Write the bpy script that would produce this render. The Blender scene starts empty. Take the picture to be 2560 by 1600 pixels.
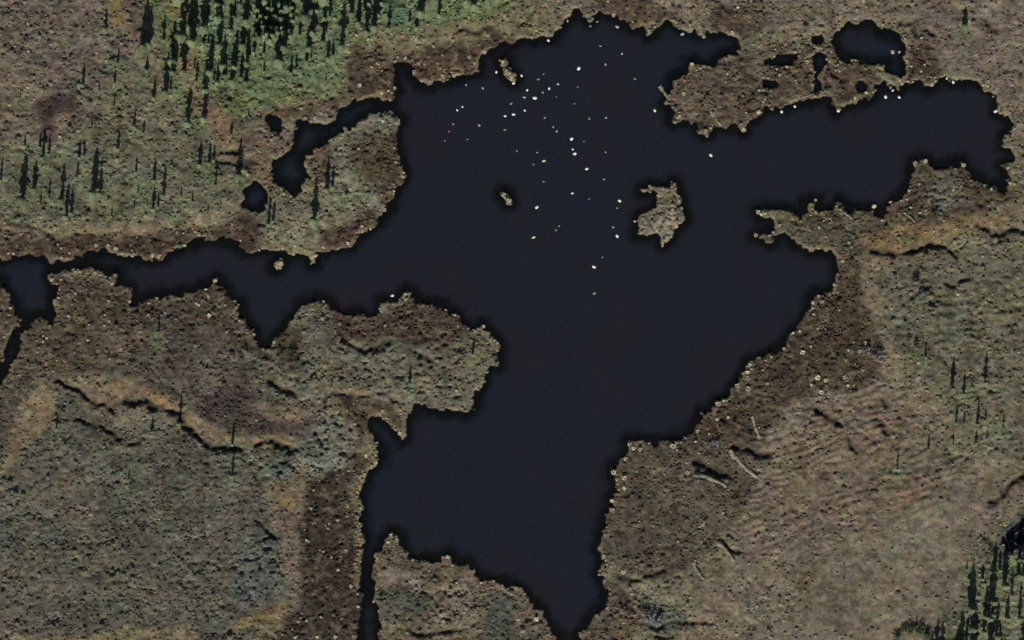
import bpy, math, random
import numpy as np
from mathutils import Vector

random.seed(7)
rng = np.random.default_rng(11)
S = 0.08                                    # metres for one pixel of the photograph
def PX(x, y): return ((x - 1280.0) * S, (800.0 - y) * S)
def PA(pts): return np.array([PX(*p) for p in pts], dtype=np.float64)

# ------------------------------------------------------------------ camera, sky, sun
sc = bpy.context.scene
sc.render.resolution_x, sc.render.resolution_y = 1024, 640
cam_d = bpy.data.cameras.new('camera')
cam = bpy.data.objects.new('camera', cam_d)
sc.collection.objects.link(cam)
sc.camera = cam
CAM_H, CAM_Y = 620.0, -45.0
cam.location = (0, CAM_Y, CAM_H)            # looks straight down from an aircraft
cam.rotation_euler = (0, 0, 0)
cam_d.sensor_width = 36.0
cam_d.lens = 36.0 * CAM_H / 204.8
cam_d.shift_y = -CAM_Y / 204.8
cam_d.clip_start, cam_d.clip_end = 1.0, 12000.0

SUN_EL = math.radians(30)
w = bpy.data.worlds.new('World'); sc.world = w; w.use_nodes = True
nt = w.node_tree
sky = nt.nodes.new('ShaderNodeTexSky'); sky.sky_type = 'NISHITA'; sky.sun_disc = False
sky.sun_elevation = SUN_EL; sky.sun_rotation = math.radians(184)
bg = nt.nodes['Background']; bg.inputs['Strength'].default_value = 0.05
nt.links.new(sky.outputs[0], bg.inputs[0])
sun_d = bpy.data.lights.new('sun', 'SUN'); sun_d.energy = 4.8; sun_d.angle = math.radians(0.5)
sun_d.color = (1.0, 0.95, 0.87)
sun = bpy.data.objects.new('sun', sun_d); sc.collection.objects.link(sun)
AZ = math.radians(4)                        # shadows fall up the picture, a little to the right
d = Vector((math.sin(AZ) * math.cos(SUN_EL), math.cos(AZ) * math.cos(SUN_EL), -math.sin(SUN_EL)))
sun.rotation_euler = d.to_track_quat('-Z', 'Y').to_euler()
sun.location = (0, -100, 200)
sc.view_settings.view_transform = 'Standard'; sc.view_settings.look = 'None'
sc.view_settings.exposure = 0.0; sc.view_settings.gamma = 1.0

# ------------------------------------------------------------------ shoreline, in pixels of the photograph
MAIN = [(-700,650),(-300,640),(-40,646),(0,646),(26,639),(66,637),(106,639),(127,654),(159,653),(180,646),(206,635),(238,630),
(272,625),(291,630),(307,641),(344,642),(370,649),(402,643),(415,627),(450,617),(489,598),(516,597),(550,594),(582,601),(603,617),
(635,630),(666,622),(706,633),(733,633),(767,633),(778,654),(785,657),(791,635),(809,630),(830,622),(852,617),(878,614),(891,596),
(905,582),(931,569),(952,543),(971,519),(981,487),(992,463),(1010,445),(1010,426),(1002,405),(997,392),(992,349),(992,323),
(1002,304),(992,288),(976,278),(963,280),(931,288),(905,299),(891,315),(865,325),(841,344),(825,354),(799,370),(772,392),(756,403),
(764,418),(772,440),(754,474),(735,490),(714,471),(690,463),(674,458),(674,403),(698,397),(727,370),(733,333),(746,304),(793,302),
(820,310),(841,294),(852,272),(873,259),(889,251),(912,243),(944,241),(965,243),(980,252),(988,232),(984,205),(979,175),(981,159),
(1000,151),(1021,151),(1031,164),(1031,185),(1047,204),(1076,209),(1106,196),(1137,190),(1169,180),(1195,175),(1198,156),(1209,132),
(1227,122),(1256,106),(1280,105),(1296,98),(1314,93),(1338,95),(1349,90),(1367,98),(1383,93),(1394,74),(1415,53),(1425,40),(1428,26),
(1452,24),(1462,37),(1476,48),(1486,37),(1507,32),(1534,40),(1558,55),(1584,66),(1611,74),(1621,87),(1632,85),(1632,66),(1656,55),
(1677,56),(1703,69),(1730,74),(1751,82),(1769,74),(1796,79),(1830,87),(1843,95),(1846,119),(1843,138),(1809,135),(1793,153),
(1783,169),(1761,172),(1743,169),(1727,159),(1719,172),(1698,188),(1682,204),(1677,225),(1669,259),(1679,280),(1690,296),(1679,307),
(1698,308),(1730,302),(1743,307),(1748,323),(1764,333),(1775,315),(1788,307),(1806,315),(1833,312),(1859,328),(1867,307),(1896,291),
(1915,270),(1954,267),(1973,257),(1999,251),(2031,246),(2063,235),(2076,238),(2084,265),(2095,280),(2103,265),(2126,262),(2147,254),
(2169,246),(2185,235),(2185,212),(2211,209),(2232,217),(2248,220),(2261,204),(2282,206),(2301,201),(2327,217),(2343,201),(2364,190),
(2386,201),(2417,196),(2438,198),(2460,212),(2481,225),(2494,238),(2494,265),(2494,283),(2523,288),(2536,312),(2528,331),(2505,341),
(2507,365),(2528,370),(2542,392),(2538,405),(2522,405),(2510,413),(2518,440),(2520,462),(2510,479),(2489,469),(2470,471),(2454,453),
(2428,440),(2420,421),(2404,405),(2396,429),(2380,416),(2356,416),(2333,418),(2317,405),(2309,398),(2288,405),(2280,429),(2274,458),
(2261,485),(2256,498),(2229,511),(2219,530),(2206,548),(2190,545),(2182,524),(2153,530),(2121,532),(2097,508),(2084,524),(2063,527),
(2036,524),(2044,498),(2018,498),(2018,532),(1999,548),(1978,532),(1957,524),(1920,527),(1894,526),(1907,543),(1928,551),(1941,569),
(1925,580),(1910,580),(1886,588),(1915,604),(1931,604),(1931,592),(1946,583),(1962,569),(1978,585),(1994,612),(2026,622),(2052,620),
(2079,630),(2092,646),(2095,670),(2087,696),(2081,723),(2068,731),(2039,739),(2026,757),(2013,784),(1997,813),(1978,832),(1968,863),
(1944,877),(1920,887),(1902,895),(1873,908),(1862,930),(1857,948),(1836,964),(1820,990),(1788,1009),(1783,1033),(1756,1035),
(1743,1065),(1738,1080),(1709,1094),(1677,1104),(1637,1112),(1611,1107),(1568,1102),(1574,1123),(1555,1149),(1545,1165),(1531,1170),
(1531,1186),(1545,1200),(1545,1226),(1526,1242),(1526,1277),(1513,1300),(1505,1327),(1500,1359),(1502,1385),(1510,1412),(1502,1443),
(1513,1470),(1513,1512),(1486,1539),(1473,1562),(1460,1584),(1452,1600),(1440,1680),(1400,1680),(1386,1592),(1367,1565),(1351,1533),
(1325,1504),(1301,1480),(1280,1467),(1264,1465),(1235,1454),(1201,1451),(1185,1438),(1164,1412),(1140,1412),(1121,1385),(1103,1396),
(1063,1401),(1024,1398),(1005,1369),(997,1345),(979,1330),(965,1348),(957,1375),(941,1385),(938,1409),(934,1425),(936,1454),
(938,1496),(950,1523),(955,1557),(954,1600),(940,1700),(900,1700),(892,1600),(897,1544),(900,1491),(895,1438),(902,1385),(905,1332),
(905,1279),(902,1240),(910,1208),(912,1191),(920,1176),(931,1162),(947,1157),(947,1112),(936,1099),(920,1088),(918,1064),(928,1049),
(957,1046),(976,1059),(994,1088),(1005,1094),(1008,1075),(1010,1051),(1021,1033),(1037,1012),(1063,1014),(1090,1020),(1129,1025),
(1169,1027),(1182,1012),(1188,975),(1209,956),(1219,916),(1246,908),(1238,885),(1246,858),(1222,826),(1209,816),(1185,824),
(1169,816),(1148,800),(1143,786),(1111,770),(1063,762),(1037,757),(1018,725),(1005,739),(994,757),(968,757),(949,752),(947,778),
(931,794),(905,786),(865,789),(846,784),(825,765),(809,752),(783,754),(754,760),(746,784),(714,818),(682,850),(664,872),(645,853),
(635,824),(616,811),(595,789),(593,757),(582,752),(563,725),(550,707),(537,694),(529,712),(503,723),(489,733),(455,736),(423,741),
(407,736),(381,744),(344,762),(325,762),(320,723),(291,712),(294,678),(280,680),(270,694),(230,672),(206,678),(188,672),(159,680),
(127,686),(130,704),(143,717),(132,749),(140,770),(135,800),(128,811),(116,800),(98,794),(84,803),(60,837),(57,868),(36,903),
(12,946),(-30,1000),(-60,955),(-6,922),(6,895),(15,845),(37,820),(60,796),(42,800),(37,781),(26,739),(13,723),(0,702),(-40,705),
(-300,720),(-700,730)]
ISLANDS = {
 'main': [(1642,469),(1658,469),(1674,469),(1682,456),(1690,458),(1693,482),(1703,501),(1706,527),(1714,548),(1701,561),(1685,575),
  (1674,596),(1656,612),(1650,590),(1645,575),(1627,585),(1592,587),(1592,580),(1608,572),(1595,553),(1603,535),(1627,530),(1645,516),(1642,487),
  (1633,474),(1616,482),(1604,482),(1605,472),(1616,470),(1626,464)],
 'lone': [(1254,482),(1261,479),(1270,486),(1275,496),(1277,505),(1270,508),(1263,497),(1256,490)],
 'north': [(1249,150),(1262,146),(1270,152),(1268,164),(1275,174),(1286,186),(1290,203),(1282,204),(1268,192),(1260,186),(1256,172)],
 'spit': [(682,668),(690,652),(700,641),(712,642),(708,656),(699,668),(690,674)],
}
POOLS = [
 [(2116,53),(2145,58),(2171,48),(2195,61),(2200,77),(2230,77),(2261,100),(2267,124),(2264,148),(2267,190),(2251,198),(2214,180),(2214,159),
  (2195,159),(2171,167),(2145,156),(2116,156),(2092,138),(2084,116),(2076,98),(2089,74)],
 [(2028,87),(2063,93),(2060,105),(2040,118),(2050,130),(2084,159),(2066,165),(2047,185),(2047,228),(2034,230),(2031,185),(2026,148)],
 [(1930,141),(1973,132),(1991,140),(1986,159),(1946,167),(1915,165),(1905,150)],
 [(1908,201),(1946,201),(1952,222),(1930,224),(1912,218)],
 [(2132,206),(2150,198),(2171,204),(2185,214),(2158,228),(2137,225)],
 [(666,296),(685,286),(709,296),(706,331),(688,329),(676,312)],
 [(608,471),(640,453),(660,462),(672,480),(668,510),(645,532),(620,525),(606,506)],
 [(2512,1338),(2530,1318),(2556,1290),(2600,1260),(2620,1300),(2590,1330),(2560,1338),(2548,1362),(2520,1378),(2508,1360)],
]
CRACKS = [  # narrow peat gullies: points, half width (m), depth (m)
 ([(143,951),(180,972),(209,990),(238,1014),(265,1009),(283,1033)], .50, .62),
 ([(313,990),(322,1003),(362,996),(384,1020),(413,1020),(447,1035),(455,1059),(484,1080),(516,1115),(550,1117),(582,1115),(603,1128)], .58, .75),
 ([(196,1049),(233,1059),(267,1073),(304,1094)], .40, .5),
 ([(317,1117),(354,1104),(360,1094)], .35, .45),
 ([(640,1110),(680,1107),(706,1117),(740,1128)], .5, .6),
 ([(674,948),(706,967),(740,988)], .45, .6),
 ([(846,834),(878,863),(905,874),(944,874),(971,853)], .5, .6),
 ([(1029,882),(1063,890),(1075,900)], .45, .6),
 ([(640,1293),(664,1327),(690,1345)], .4, .55),
 ([(2179,630),(2237,635),(2304,625),(2330,612),(2364,620),(2391,646)], .48, .65),
 ([(2444,559),(2470,577),(2502,588),(2528,575),(2560,580)], .45, .6),
 ([(2253,58),(2277,63),(2296,90)], .45, .5), ([(2314,71),(2335,87)], .45, .5), ([(2462,55),(2486,77)], .4, .45),
 ([(2042,1025),(2068,1043),(2100,1064)], .55, .7), ([(2118,1091),(2145,1128)], .5, .55), ([(2200,1049),(2224,1080)], .5, .55),
 ([(2203,996),(2219,1012)], .45, .5), ([(1809,1353),(1825,1380),(1841,1383)], .4, .5), ([(1608,1555),(1635,1570),(1655,1562)], .5, .5),
 ([(1640,1592),(1670,1590)], .4, .5), ([(2360,705),(2380,716),(2415,700)], .4, .45), ([(1020,1575),(1060,1585),(1100,1580),(1160,1575)], .4, .5),
 ([(820,975),(813,995),(812,1018)], .45, .55), ([(830,990),(870,985),(905,990),(960,985),(1005,1010)], .35, .35),
 ([(540,600),(490,590),(440,605),(300,585),(190,585)], .25, .25),
 ([(2040,150),(2060,150),(2085,185),(2110,195)], .35, .4), ([(2062,172),(2068,200),(2080,212)], .3, .4),
 ([(1855,165),(1862,180),(1885,195)], .4, .4), ([(880,150),(875,180),(882,230)], .5, .4), ([(1160,78),(1190,76),(1215,66),(1250,86)], .5, .45),
 ([(1305,60),(1325,45),(1345,20)], .3, .3), ([(140,610),(130,590),(70,560),(20,560)], .35, .3),
 ([(1740,1160),(1775,1170),(1814,1188)], .75, .75), ([(1836,1113),(1880,1125),(1920,1140)], .75, .75),
 ([(1545,1440),(1597,1446),(1625,1438),(1655,1428)], .5, .5), ([(1540,1470),(1560,1500),(1570,1515)], 1.1, .35),
 ([(1660,1562),(1720,1550),(1782,1556)], .4, .4), ([(2330,705),(2280,745)], .4, .4), ([(2535,1205),(2510,1235),(2480,1262)], .6, .7), ([(2560,1185),(2535,1205)], .6, .7), ([(2500,1385),(2478,1362),(2460,1345)], .4, .4), ([(535,385),(560,380),(595,382)], .5, .5), ([(540,405),(580,408),(640,405)], .45, .5),
 ([(620,855),(650,885),(675,895)], .5, .5), ([(735,890),(760,900),(735,915)], .6, .5),
]
# vegetation of the ground: polygon, reflectance, hummock height, tuft share, share of pale tufts
TAN, OLV = (.175,.142,.100), (.155,.140,.098)
ZONES = [
 ([(-99,-99),(430,-99),(350,120),(230,330),(-99,380)], (.140,.118,.094), 1.15, .9, .02),
 ([(-99,380),(230,330),(450,300),(640,440),(600,530),(480,545),(-99,560)], (.122,.122,.086), .9, .8, .01),
 ([(350,-99),(1340,-99),(1260,70),(1080,70),(880,120),(850,230),(700,260),(480,330),(430,230),(400,100)], (.120,.150,.072), 1.0, 1.0, .01),
 ([(470,-99),(1080,-99),(1020,75),(870,105),(855,190),(720,215),(600,215),(520,180),(490,60)], (.098,.146,.080), 1.0, 1.0, .0),
 ([(430,90),(470,60),(510,230),(600,320),(650,400),(590,400),(500,300),(450,190)], (.195,.135,.085), .7, .6, .0),
 ([(268,8),(312,5),(312,60),(280,66)], (.20,.15,.075), .7, .5, .0),
 ([(415,-10),(462,-10),(472,70),(440,70)], (.19,.145,.07), .7, .5, .0),
 ([(92,240),(190,232),(202,275),(145,290),(142,340),(108,345),(100,290)], (.040,.026,.027), .7, .5, .0),
 ([(-99,535),(180,570),(380,566),(500,540),(620,490),(630,520),(510,566),(380,592),(180,592),(-99,568)], (.205,.168,.108), .35, .25, .0),
 ([(-99,566),(180,592),(380,590),(520,562),(640,540),(670,600),(620,640),(480,640),(300,680),(-99,680)], (.088,.062,.044), 1.0, 1.0, .06),
 ([(590,300),(720,280),(760,280),(720,420),(660,470),(600,440)], (.150,.118,.085), 1.0, .9, .03),
 ([(690,470),(760,400),(850,330),(960,270),(1010,320),(1000,430),(920,590),(850,640),(700,650),(650,610)], (.160,.155,.108), 1.0, .9, .01),
 ([(860,350),(930,330),(1020,330),(1020,460),(960,520),(930,470),(880,420)], (.112,.088,.056), 1.0, 1.0, .04),
 ([(800,590),(870,545),(930,520),(960,560),(890,630),(800,640)], (.115,.082,.066), 1.0, 1.0, .05),
 ([(660,610),(720,615),(780,622),(790,660),(700,640),(640,640)], (.20,.165,.105), .4, .3, .0),
 ([(868,120),(960,112),(1040,105),(1150,82),(1240,74),(1300,100),(1210,200),(1040,220),(980,260),(870,262),(875,180)], (.110,.080,.056), 1.1, 1.0, .07),
 ([(872,150),(925,150),(930,240),(876,262)], (.060,.045,.035), .8, .7, .02),
 ([(1100,70),(1220,40),(1400,20),(1400,70),(1250,90),(1150,110),(1000,130),(870,110),(900,70)], (.155,.140,.088), .8, .8, .02),
 ([(680,270),(870,225),(880,250),(760,300),(690,300)], (.130,.100,.066), 1.0, .9, .04),
 ([(1340,-99),(2600,-99),(2600,240),(2450,200),(2250,60),(1950,60),(1400,60)], (.150,.128,.096), 1.0, .9, .02),
 ([(1490,-10),(1600,-10),(1700,40),(1700,90),(1600,90),(1500,40)], (.120,.088,.064), 1.0, 1.0, .06),
 ([(1768,30),(1840,10),(1900,30),(1915,70),(1850,100),(1770,85)], (.100,.075,.062), 1.1, 1.0, .05),
 ([(1680,150),(1800,130),(1900,120),(2060,90),(2180,160),(2190,260),(1900,300),(1760,340),(1660,310)], (.132,.103,.074), 1.1, 1.0, .05),
 ([(1700,180),(1780,160),(1830,190),(1800,260),(1720,270)], (.110,.088,.070), 1.0, 1.0, .03),
 ([(2268,100),(2330,105),(2360,190),(2290,215),(2255,200)], (.095,.066,.050), 1.0, 1.0, .06),
 ([(2240,-99),(2700,-99),(2700,420),(2500,230),(2400,190),(2330,110)], (.158,.132,.106), .9, .7, .01),
 ([(2240,400),(2500,380),(2540,480),(2440,540),(2330,570),(2240,560),(2200,540)], (.108,.082,.056), 1.1, 1.0, .06),
 ([(2330,440),(2400,430),(2410,510),(2340,530),(2320,490)], (.125,.118,.096), 1.0, 1.0, .03),
 ([(1880,500),(2230,490),(2230,640),(2090,640),(1990,630),(1900,610)], (.146,.132,.090), 1.0, 1.0, .04),
 ([(2150,590),(2300,560),(2520,520),(2520,560),(2380,600),(2290,615),(2180,630)], (.185,.140,.078), .7, .6, .0),
 ([(2170,630),(2290,640),(2230,690),(2190,760),(2220,860),(2290,930),(2240,960),(2150,850),(2130,720)], (.205,.165,.112), .5, .4, .0),
 ([(2190,680),(2300,640),(2700,600),(2700,1170),(2440,1130),(2330,1000),(2260,900),(2220,800)], (.128,.122,.086), .9, .7, .01),
 ([(2080,620),(2130,640),(2170,760),(2210,860),(2180,950),(2050,1030),(1930,1130),(1740,1150),(1700,1100),(1900,890),(2000,800)], (.104,.080,.056), 1.0, 1.0, .05),
 ([(1530,1110),(1740,1090),(1900,1120),(1880,1200),(1830,1320),(1760,1380),(1680,1440),(1580,1440),(1500,1380),(1510,1250)], (.092,.078,.058), .8, 1.0, .03),
 ([(1950,1010),(2150,960),(2330,980),(2480,1150),(2700,1180),(2700,1700),(1700,1700),(1740,1480),(1850,1320),(1910,1130)], (.168,.140,.106), .75, .4, .005),
 ([(2060,1400),(2200,1280),(2400,1200),(2450,1300),(2400,1500),(2280,1640),(1980,1640)], (.170,.147,.112), .42, .15, .0),
 ([(1590,1500),(1660,1510),(1720,1540),(1690,1580),(1610,1570)], (.090,.098,.084), 1.1, 1.0, .0),
 ([(1500,1440),(1560,1450),(1600,1520),(1560,1640),(1440,1640),(1500,1540)], (.125,.098,.070), 1.0, 1.0, .03),
 ([(2420,1360),(2700,1200),(2700,1700),(2300,1700),(2330,1580),(2400,1500)], (.125,.125,.078), 1.0, 1.0, .01),
 ([(2480,1360),(2560,1280),(2600,1300),(2560,1400),(2490,1420)], (.060,.060,.062), 1.0, .6, .03),
 ([(-99,690),(130,690),(330,710),(600,700),(670,850),(600,960),(380,950),(150,940),(60,960),(-99,1010)], (.140,.112,.084), 1.05, 1.0, .06),
 ([(370,780),(480,800),(600,860),(640,960),(700,1000),(640,1050),(520,1040),(440,960),(330,930)], (.092,.080,.068), 1.0, 1.0, .02),
 ([(600,900),(700,840),(750,760),(850,760),(960,850),(1170,820),(1260,850),(1200,1030),(1020,1040),(960,1000),(760,1000),(660,990)], (.132,.127,.092), 1.1, 1.0, .01),
 ([(830,780),(950,790),(1020,740),(1140,790),(1190,830),(1080,870),(960,850),(930,870),(850,840)], (.100,.074,.058), 1.0, 1.0, .05),
 ([(680,840),(740,820),(770,870),(740,920),(690,920)], (.090,.070,.052), 1.0, 1.0, .05),
 ([(780,975),(880,970),(980,985),(1010,1010),(970,1010),(880,990),(790,990)], (.205,.168,.112), .4, .3, .0),
 ([(820,990),(960,1000),(1010,1040),(1000,1090),(920,1060),(900,1120),(960,1170),(900,1200),(860,1180),(900,1080),(850,1010)], (.105,.080,.055), 1.0, 1.0, .05),
 ([(-99,1000),(110,950),(300,1010),(460,1080),(640,1130),(740,1170),(700,1350),(720,1480),(600,1640),(-99,1640)], (.104,.100,.080), 1.05, 1.0, .005),
 ([(740,1090),(780,1050),(850,1040),(880,1090),(870,1170),(800,1190),(750,1170)], (.150,.155,.118), 1.1, 1.0, .01),
 ([(-99,943),(85,948),(60,1020),(32,1096),(-99,1150)], (.088,.074,.058), .9, 1.0, .03),
 ([(0,1170),(50,1040),(79,975),(106,953),(148,960),(143,1038),(106,1096),(53,1139),(0,1200),(-60,1240),(-60,1210)], (.190,.150,.098), .5, .3, .0),
 ([(254,932),(450,964),(462,996),(380,985),(286,953)], (.058,.058,.052), .9, .8, .0),
 ([(150,950),(260,985),(300,1040),(240,1040),(170,980)], (.165,.138,.098), .7, .5, .0),
 ([(302,1006),(370,1022),(362,1092),(300,1078),(265,1049)], (.170,.140,.102), .6, .5, .0),
 ([(286,950),(330,958),(450,990),(450,1028),(384,1012),(370,1000),(317,985),(296,998),(265,1012)], (.190,.140,.088), .5, .3, .0),
 ([(487,1001),(624,970),(640,1027),(677,1049),(783,1049),(767,1096),(714,1086),(571,1090),(508,1043)], (.068,.055,.050), .9, .9, .02),
 ([(455,1010),(475,1012),(508,1049),(556,1090),(635,1088),(725,1088),(741,1117),(630,1112),(587,1108),(529,1110),(460,1049)], (.195,.152,.098), .4, .3, .0),
 ([(645,1010),(700,1040),(785,1030),(790,1052),(680,1052),(645,1030)], (.180,.148,.100), .4, .3, .0),
 ([(608,1139),(700,1125),(735,1170),(725,1225),(650,1215)], (.122,.130,.100), 1.1, 1.0, .0),
 ([(608,1355),(682,1335),(695,1435),(661,1498),(577,1516),(582,1408)], (.105,.112,.102), 1.35, 1.0, .0),
 ([(660,1215),(725,1200),(765,1190),(757,1290),(751,1382),(735,1450),(700,1400),(690,1313),(668,1250)], (.165,.132,.098), .6, .5, .0),
 ([(767,370),(826,355),(828,460),(772,460)], (.105,.080,.058), 1.0, 1.0, .03),
 ([(2020,1040),(2180,980),(2330,1010),(2390,1180),(2250,1280),(2000,1330),(1880,1300),(1930,1160)], (.170,.134,.098), .8, .4, .0),
 ([(685,1245),(750,1238),(752,1262),(690,1272)], (.195,.145,.070), .4, .3, .0),
 ([(577,1567),(608,1535),(714,1504),(720,1530),(661,1557),(587,1585)], (.180,.138,.072), .4, .3, .0),
 ([(-99,1590),(200,1590),(400,1570),(500,1560),(500,1660),(-99,1660)], (.175,.150,.090), .8, .7, .01),
 ([(764,1195),(868,1168),(915,1191),(910,1640),(650,1640),(735,1530),(751,1382),(757,1276)], (.074,.058,.047), 1.0, 1.0, .06),
 ([(872,1200),(906,1195),(908,1300),(902,1480),(880,1480),(888,1300)], (.150,.126,.086), 1.0, 1.0, .02),
 ([(915,1330),(1010,1320),(1130,1380),(1300,1470),(1400,1600),(1380,1660),(940,1660),(930,1500)], (.132,.110,.078), 1.1, 1.0, .03),
 ([(952,1425),(1010,1415),(1050,1460),(1000,1475),(945,1452)], (.235,.200,.170), .35, .2, .0),
 ([(945,1460),(1060,1475),(1065,1540),(980,1550),(940,1510)], (.080,.082,.066), 1.0, 1.0, .0),
 ([(1222,1480),(1262,1470),(1290,1500),(1280,1600),(1218,1600)], (.088,.090,.075), 1.0, 1.0, .0),
 ([(1080,1450),(1180,1470),(1210,1570),(1100,1580)], (.170,.145,.112), 1.2, 1.0, .0),
]

# ------------------------------------------------------------------ numeric helpers
def _hash(ix, iy, seed):
    n = (ix.astype(np.int64) * 374761393 + iy.astype(np.int64) * 668265263 + seed * 974634777) & 0x7fffffff
    n = ((n ^ (n >> 13)) * 1274126177) & 0x7fffffff
    return ((n ^ (n >> 16)) & 0xffff) / 65535.0
def vnoise(x, y, scale, seed=0):                # smooth lattice noise, -1..1
    u, v = x / scale, y / scale
    iu, iv = np.floor(u), np.floor(v)
    fu, fv = u - iu, v - iv
    fu = fu * fu * (3 - 2 * fu); fv = fv * fv * (3 - 2 * fv)
    a = _hash(iu, iv, seed); b = _hash(iu + 1, iv, seed); c = _hash(iu, iv + 1, seed); e = _hash(iu + 1, iv + 1, seed)
    return ((a * (1 - fu) + b * fu) * (1 - fv) + (c * (1 - fu) + e * fu) * fv) * 2 - 1
def fbm(x, y, scale, oct=3, seed=0):
    s = 0; a = 1.0; t = 0
    for k in range(oct):
        cs, sn = math.cos(.6 * k + .3), math.sin(.6 * k + .3)
        s = s + a * vnoise(x * cs - y * sn, x * sn + y * cs, scale / 2.05 ** k, seed + 17 * k); t += a; a *= .5
    return s / t
def inside(x, y, poly):
    r = np.zeros(x.shape, bool)
    b = (x >= poly[:,0].min()) & (x <= poly[:,0].max()) & (y >= poly[:,1].min()) & (y <= poly[:,1].max())
    xs, ys = x[b], y[b]; c = np.zeros(xs.shape, bool)
    q = np.roll(poly, 1, axis=0)
    for (x0, y0), (x1, y1) in zip(q, poly):
        if y0 == y1: continue
        c ^= ((y0 > ys) != (y1 > ys)) & (xs < (x1 - x0) * (ys - y0) / (y1 - y0) + x0)
    r[b] = c
    return r
def seg_dist(x, y, pts, closed=True):
    dmin = np.full(x.shape, 1e9)
    n = len(pts)
    for i in range(n if closed else n - 1):
        ax, ay = pts[i]; bx, by = pts[(i + 1) % n]
        vx, vy = bx - ax, by - ay; L = vx * vx + vy * vy + 1e-9
        t = np.clip(((x - ax) * vx + (y - ay) * vy) / L, 0, 1)
        dmin = np.minimum(dmin, (x - ax - t * vx) ** 2 + (y - ay - t * vy) ** 2)
    return np.sqrt(dmin)
def sstep(a, b, x):
    t = np.clip((x - a) / (b - a), 0, 1); return t * t * (3 - 2 * t)

# signed distance to open water on a coarse raster (positive on land), then sampled anywhere
GX0, GX1, GY0, GY1, GS = -130.0, 130.0, -90.0, 90.0, 0.4
gx = np.arange(GX0, GX1 + GS, GS); gy = np.arange(GY0, GY1 + GS, GS)
RX, RY = np.meshgrid(gx, gy)
rx, ry = RX.ravel(), RY.ravel()
WATERS = [PA(MAIN)] + [PA(p) for p in POOLS]
wet = np.zeros(rx.shape, bool); dist = np.full(rx.shape, 1e9)
for k, p in enumerate(WATERS):
    wet |= inside(rx, ry, p)
    if k == 0: dist = np.minimum(dist, seg_dist(rx, ry, p))
    else:
        b = (abs(rx - p[:,0].mean()) < 14) & (abs(ry - p[:,1].mean()) < 14)
        dist[b] = np.minimum(dist[b], seg_dist(rx[b], ry[b], p))
SD = np.where(wet, -dist, dist).reshape(RX.shape)
CR = np.zeros(rx.shape)                                  # gully depth raster
for pts, hw, dep in CRACKS:
    p = PA(pts)
    b = (rx > p[:,0].min() - 4) & (rx < p[:,0].max() + 4) & (ry > p[:,1].min() - 4) & (ry < p[:,1].max() + 4)
    wx = rx[b] + fbm(rx[b], ry[b], 2.2, 2, 91) * .7; wy = ry[b] + fbm(rx[b], ry[b], 2.2, 2, 92) * .7
    dd = seg_dist(wx, wy, p, False)
    hw2 = hw * (1 + .5 * vnoise(rx[b], ry[b], 1.6, 93))
    CR[b] = np.maximum(CR[b], dep * np.exp(-(dd / hw2) ** 2))
CR = CR.reshape(RX.shape)
def sample(R, x, y):
    u = np.clip((x - GX0) / GS, 0, R.shape[1] - 1.001); v = np.clip((y - GY0) / GS, 0, R.shape[0] - 1.001)
    i = u.astype(int); j = v.astype(int); fu = u - i; fv = v - j
    return (R[j,i] * (1-fu) + R[j,i+1] * fu) * (1-fv) + (R[j+1,i] * (1-fu) + R[j+1,i+1] * fu) * fv
def shore(x, y):
    s = sample(SD, x, y)
    return s + .72 * fbm(x, y, 1.5, 2, 5) + .50 * fbm(x, y, 3.4, 2, 6) + .34 * vnoise(x, y, .62, 7) + .12

# zone maps on the same raster
wxx = rx + 1.5 * fbm(rx, ry, 3.5, 3, 21); wyy = ry + 1.5 * fbm(rx, ry, 3.5, 3, 22)
ZT = np.zeros((rx.size, 3)); ZT[:] = OLV
ZA = np.ones(rx.size); ZD = np.full(rx.size, .9); ZP = np.full(rx.size, .015)
def soften(m, n):
    m = m.reshape(RX.shape).astype(float)
    for _ in range(n):
        m = (m + np.roll(m,1,0) + np.roll(m,-1,0) + np.roll(m,1,1) + np.roll(m,-1,1)) / 5
    return m.ravel()
for poly, col, amp, den, pale in ZONES:
    if pale >= .04: col = tuple(c * .66 for c in col)          # wet brown sedge
    m = soften(inside(wxx, wyy, PA(poly)), 3)
    ZT = ZT * (1 - m[:,None]) + np.array(col) * m[:,None]
    ZA = ZA * (1 - m) + amp * m; ZD = ZD * (1 - m) + den * m; ZP = ZP * (1 - m) + pale * m
ZR = [ZT[:,k].reshape(RX.shape) for k in range(3)]
ZA, ZD, ZP = ZA.reshape(RX.shape), ZD.reshape(RX.shape), ZP.reshape(RX.shape)
PIT = np.zeros(RX.shape)
for pl in ([(608,1355),(682,1335),(695,1435),(661,1498),(577,1516),(582,1408)], [(767,1096),(825,1043),(889,1075),(894,1117),(868,1165),(783,1176)],
           [(608,1120),(700,1120),(735,1160),(700,1200),(620,1180)], [(730,880),(960,880),(1180,860),(1215,960),(1180,1015),(1050,1000),(900,965),(760,960)],
           [(140,960),(220,1000),(200,1060),(150,1040)], [(1085,1461),(1206,1456),(1201,1541),(1090,1567)]):
    PIT = np.maximum(PIT, soften(inside(wxx, wyy, PA(pl)), 6).reshape(RX.shape))
RIP = soften(inside(wxx, wyy, PA([(1900,1000),(2150,950),(2330,980),(2500,1150),(2380,1250),(2200,1340),(1950,1400),(1800,1350),(1850,1200)])), 12).reshape(RX.shape)
RIP2 = soften(inside(wxx, wyy, PA([(2200,690),(2560,640),(2560,900),(2330,860),(2230,800)])), 12).reshape(RX.shape)

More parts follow.
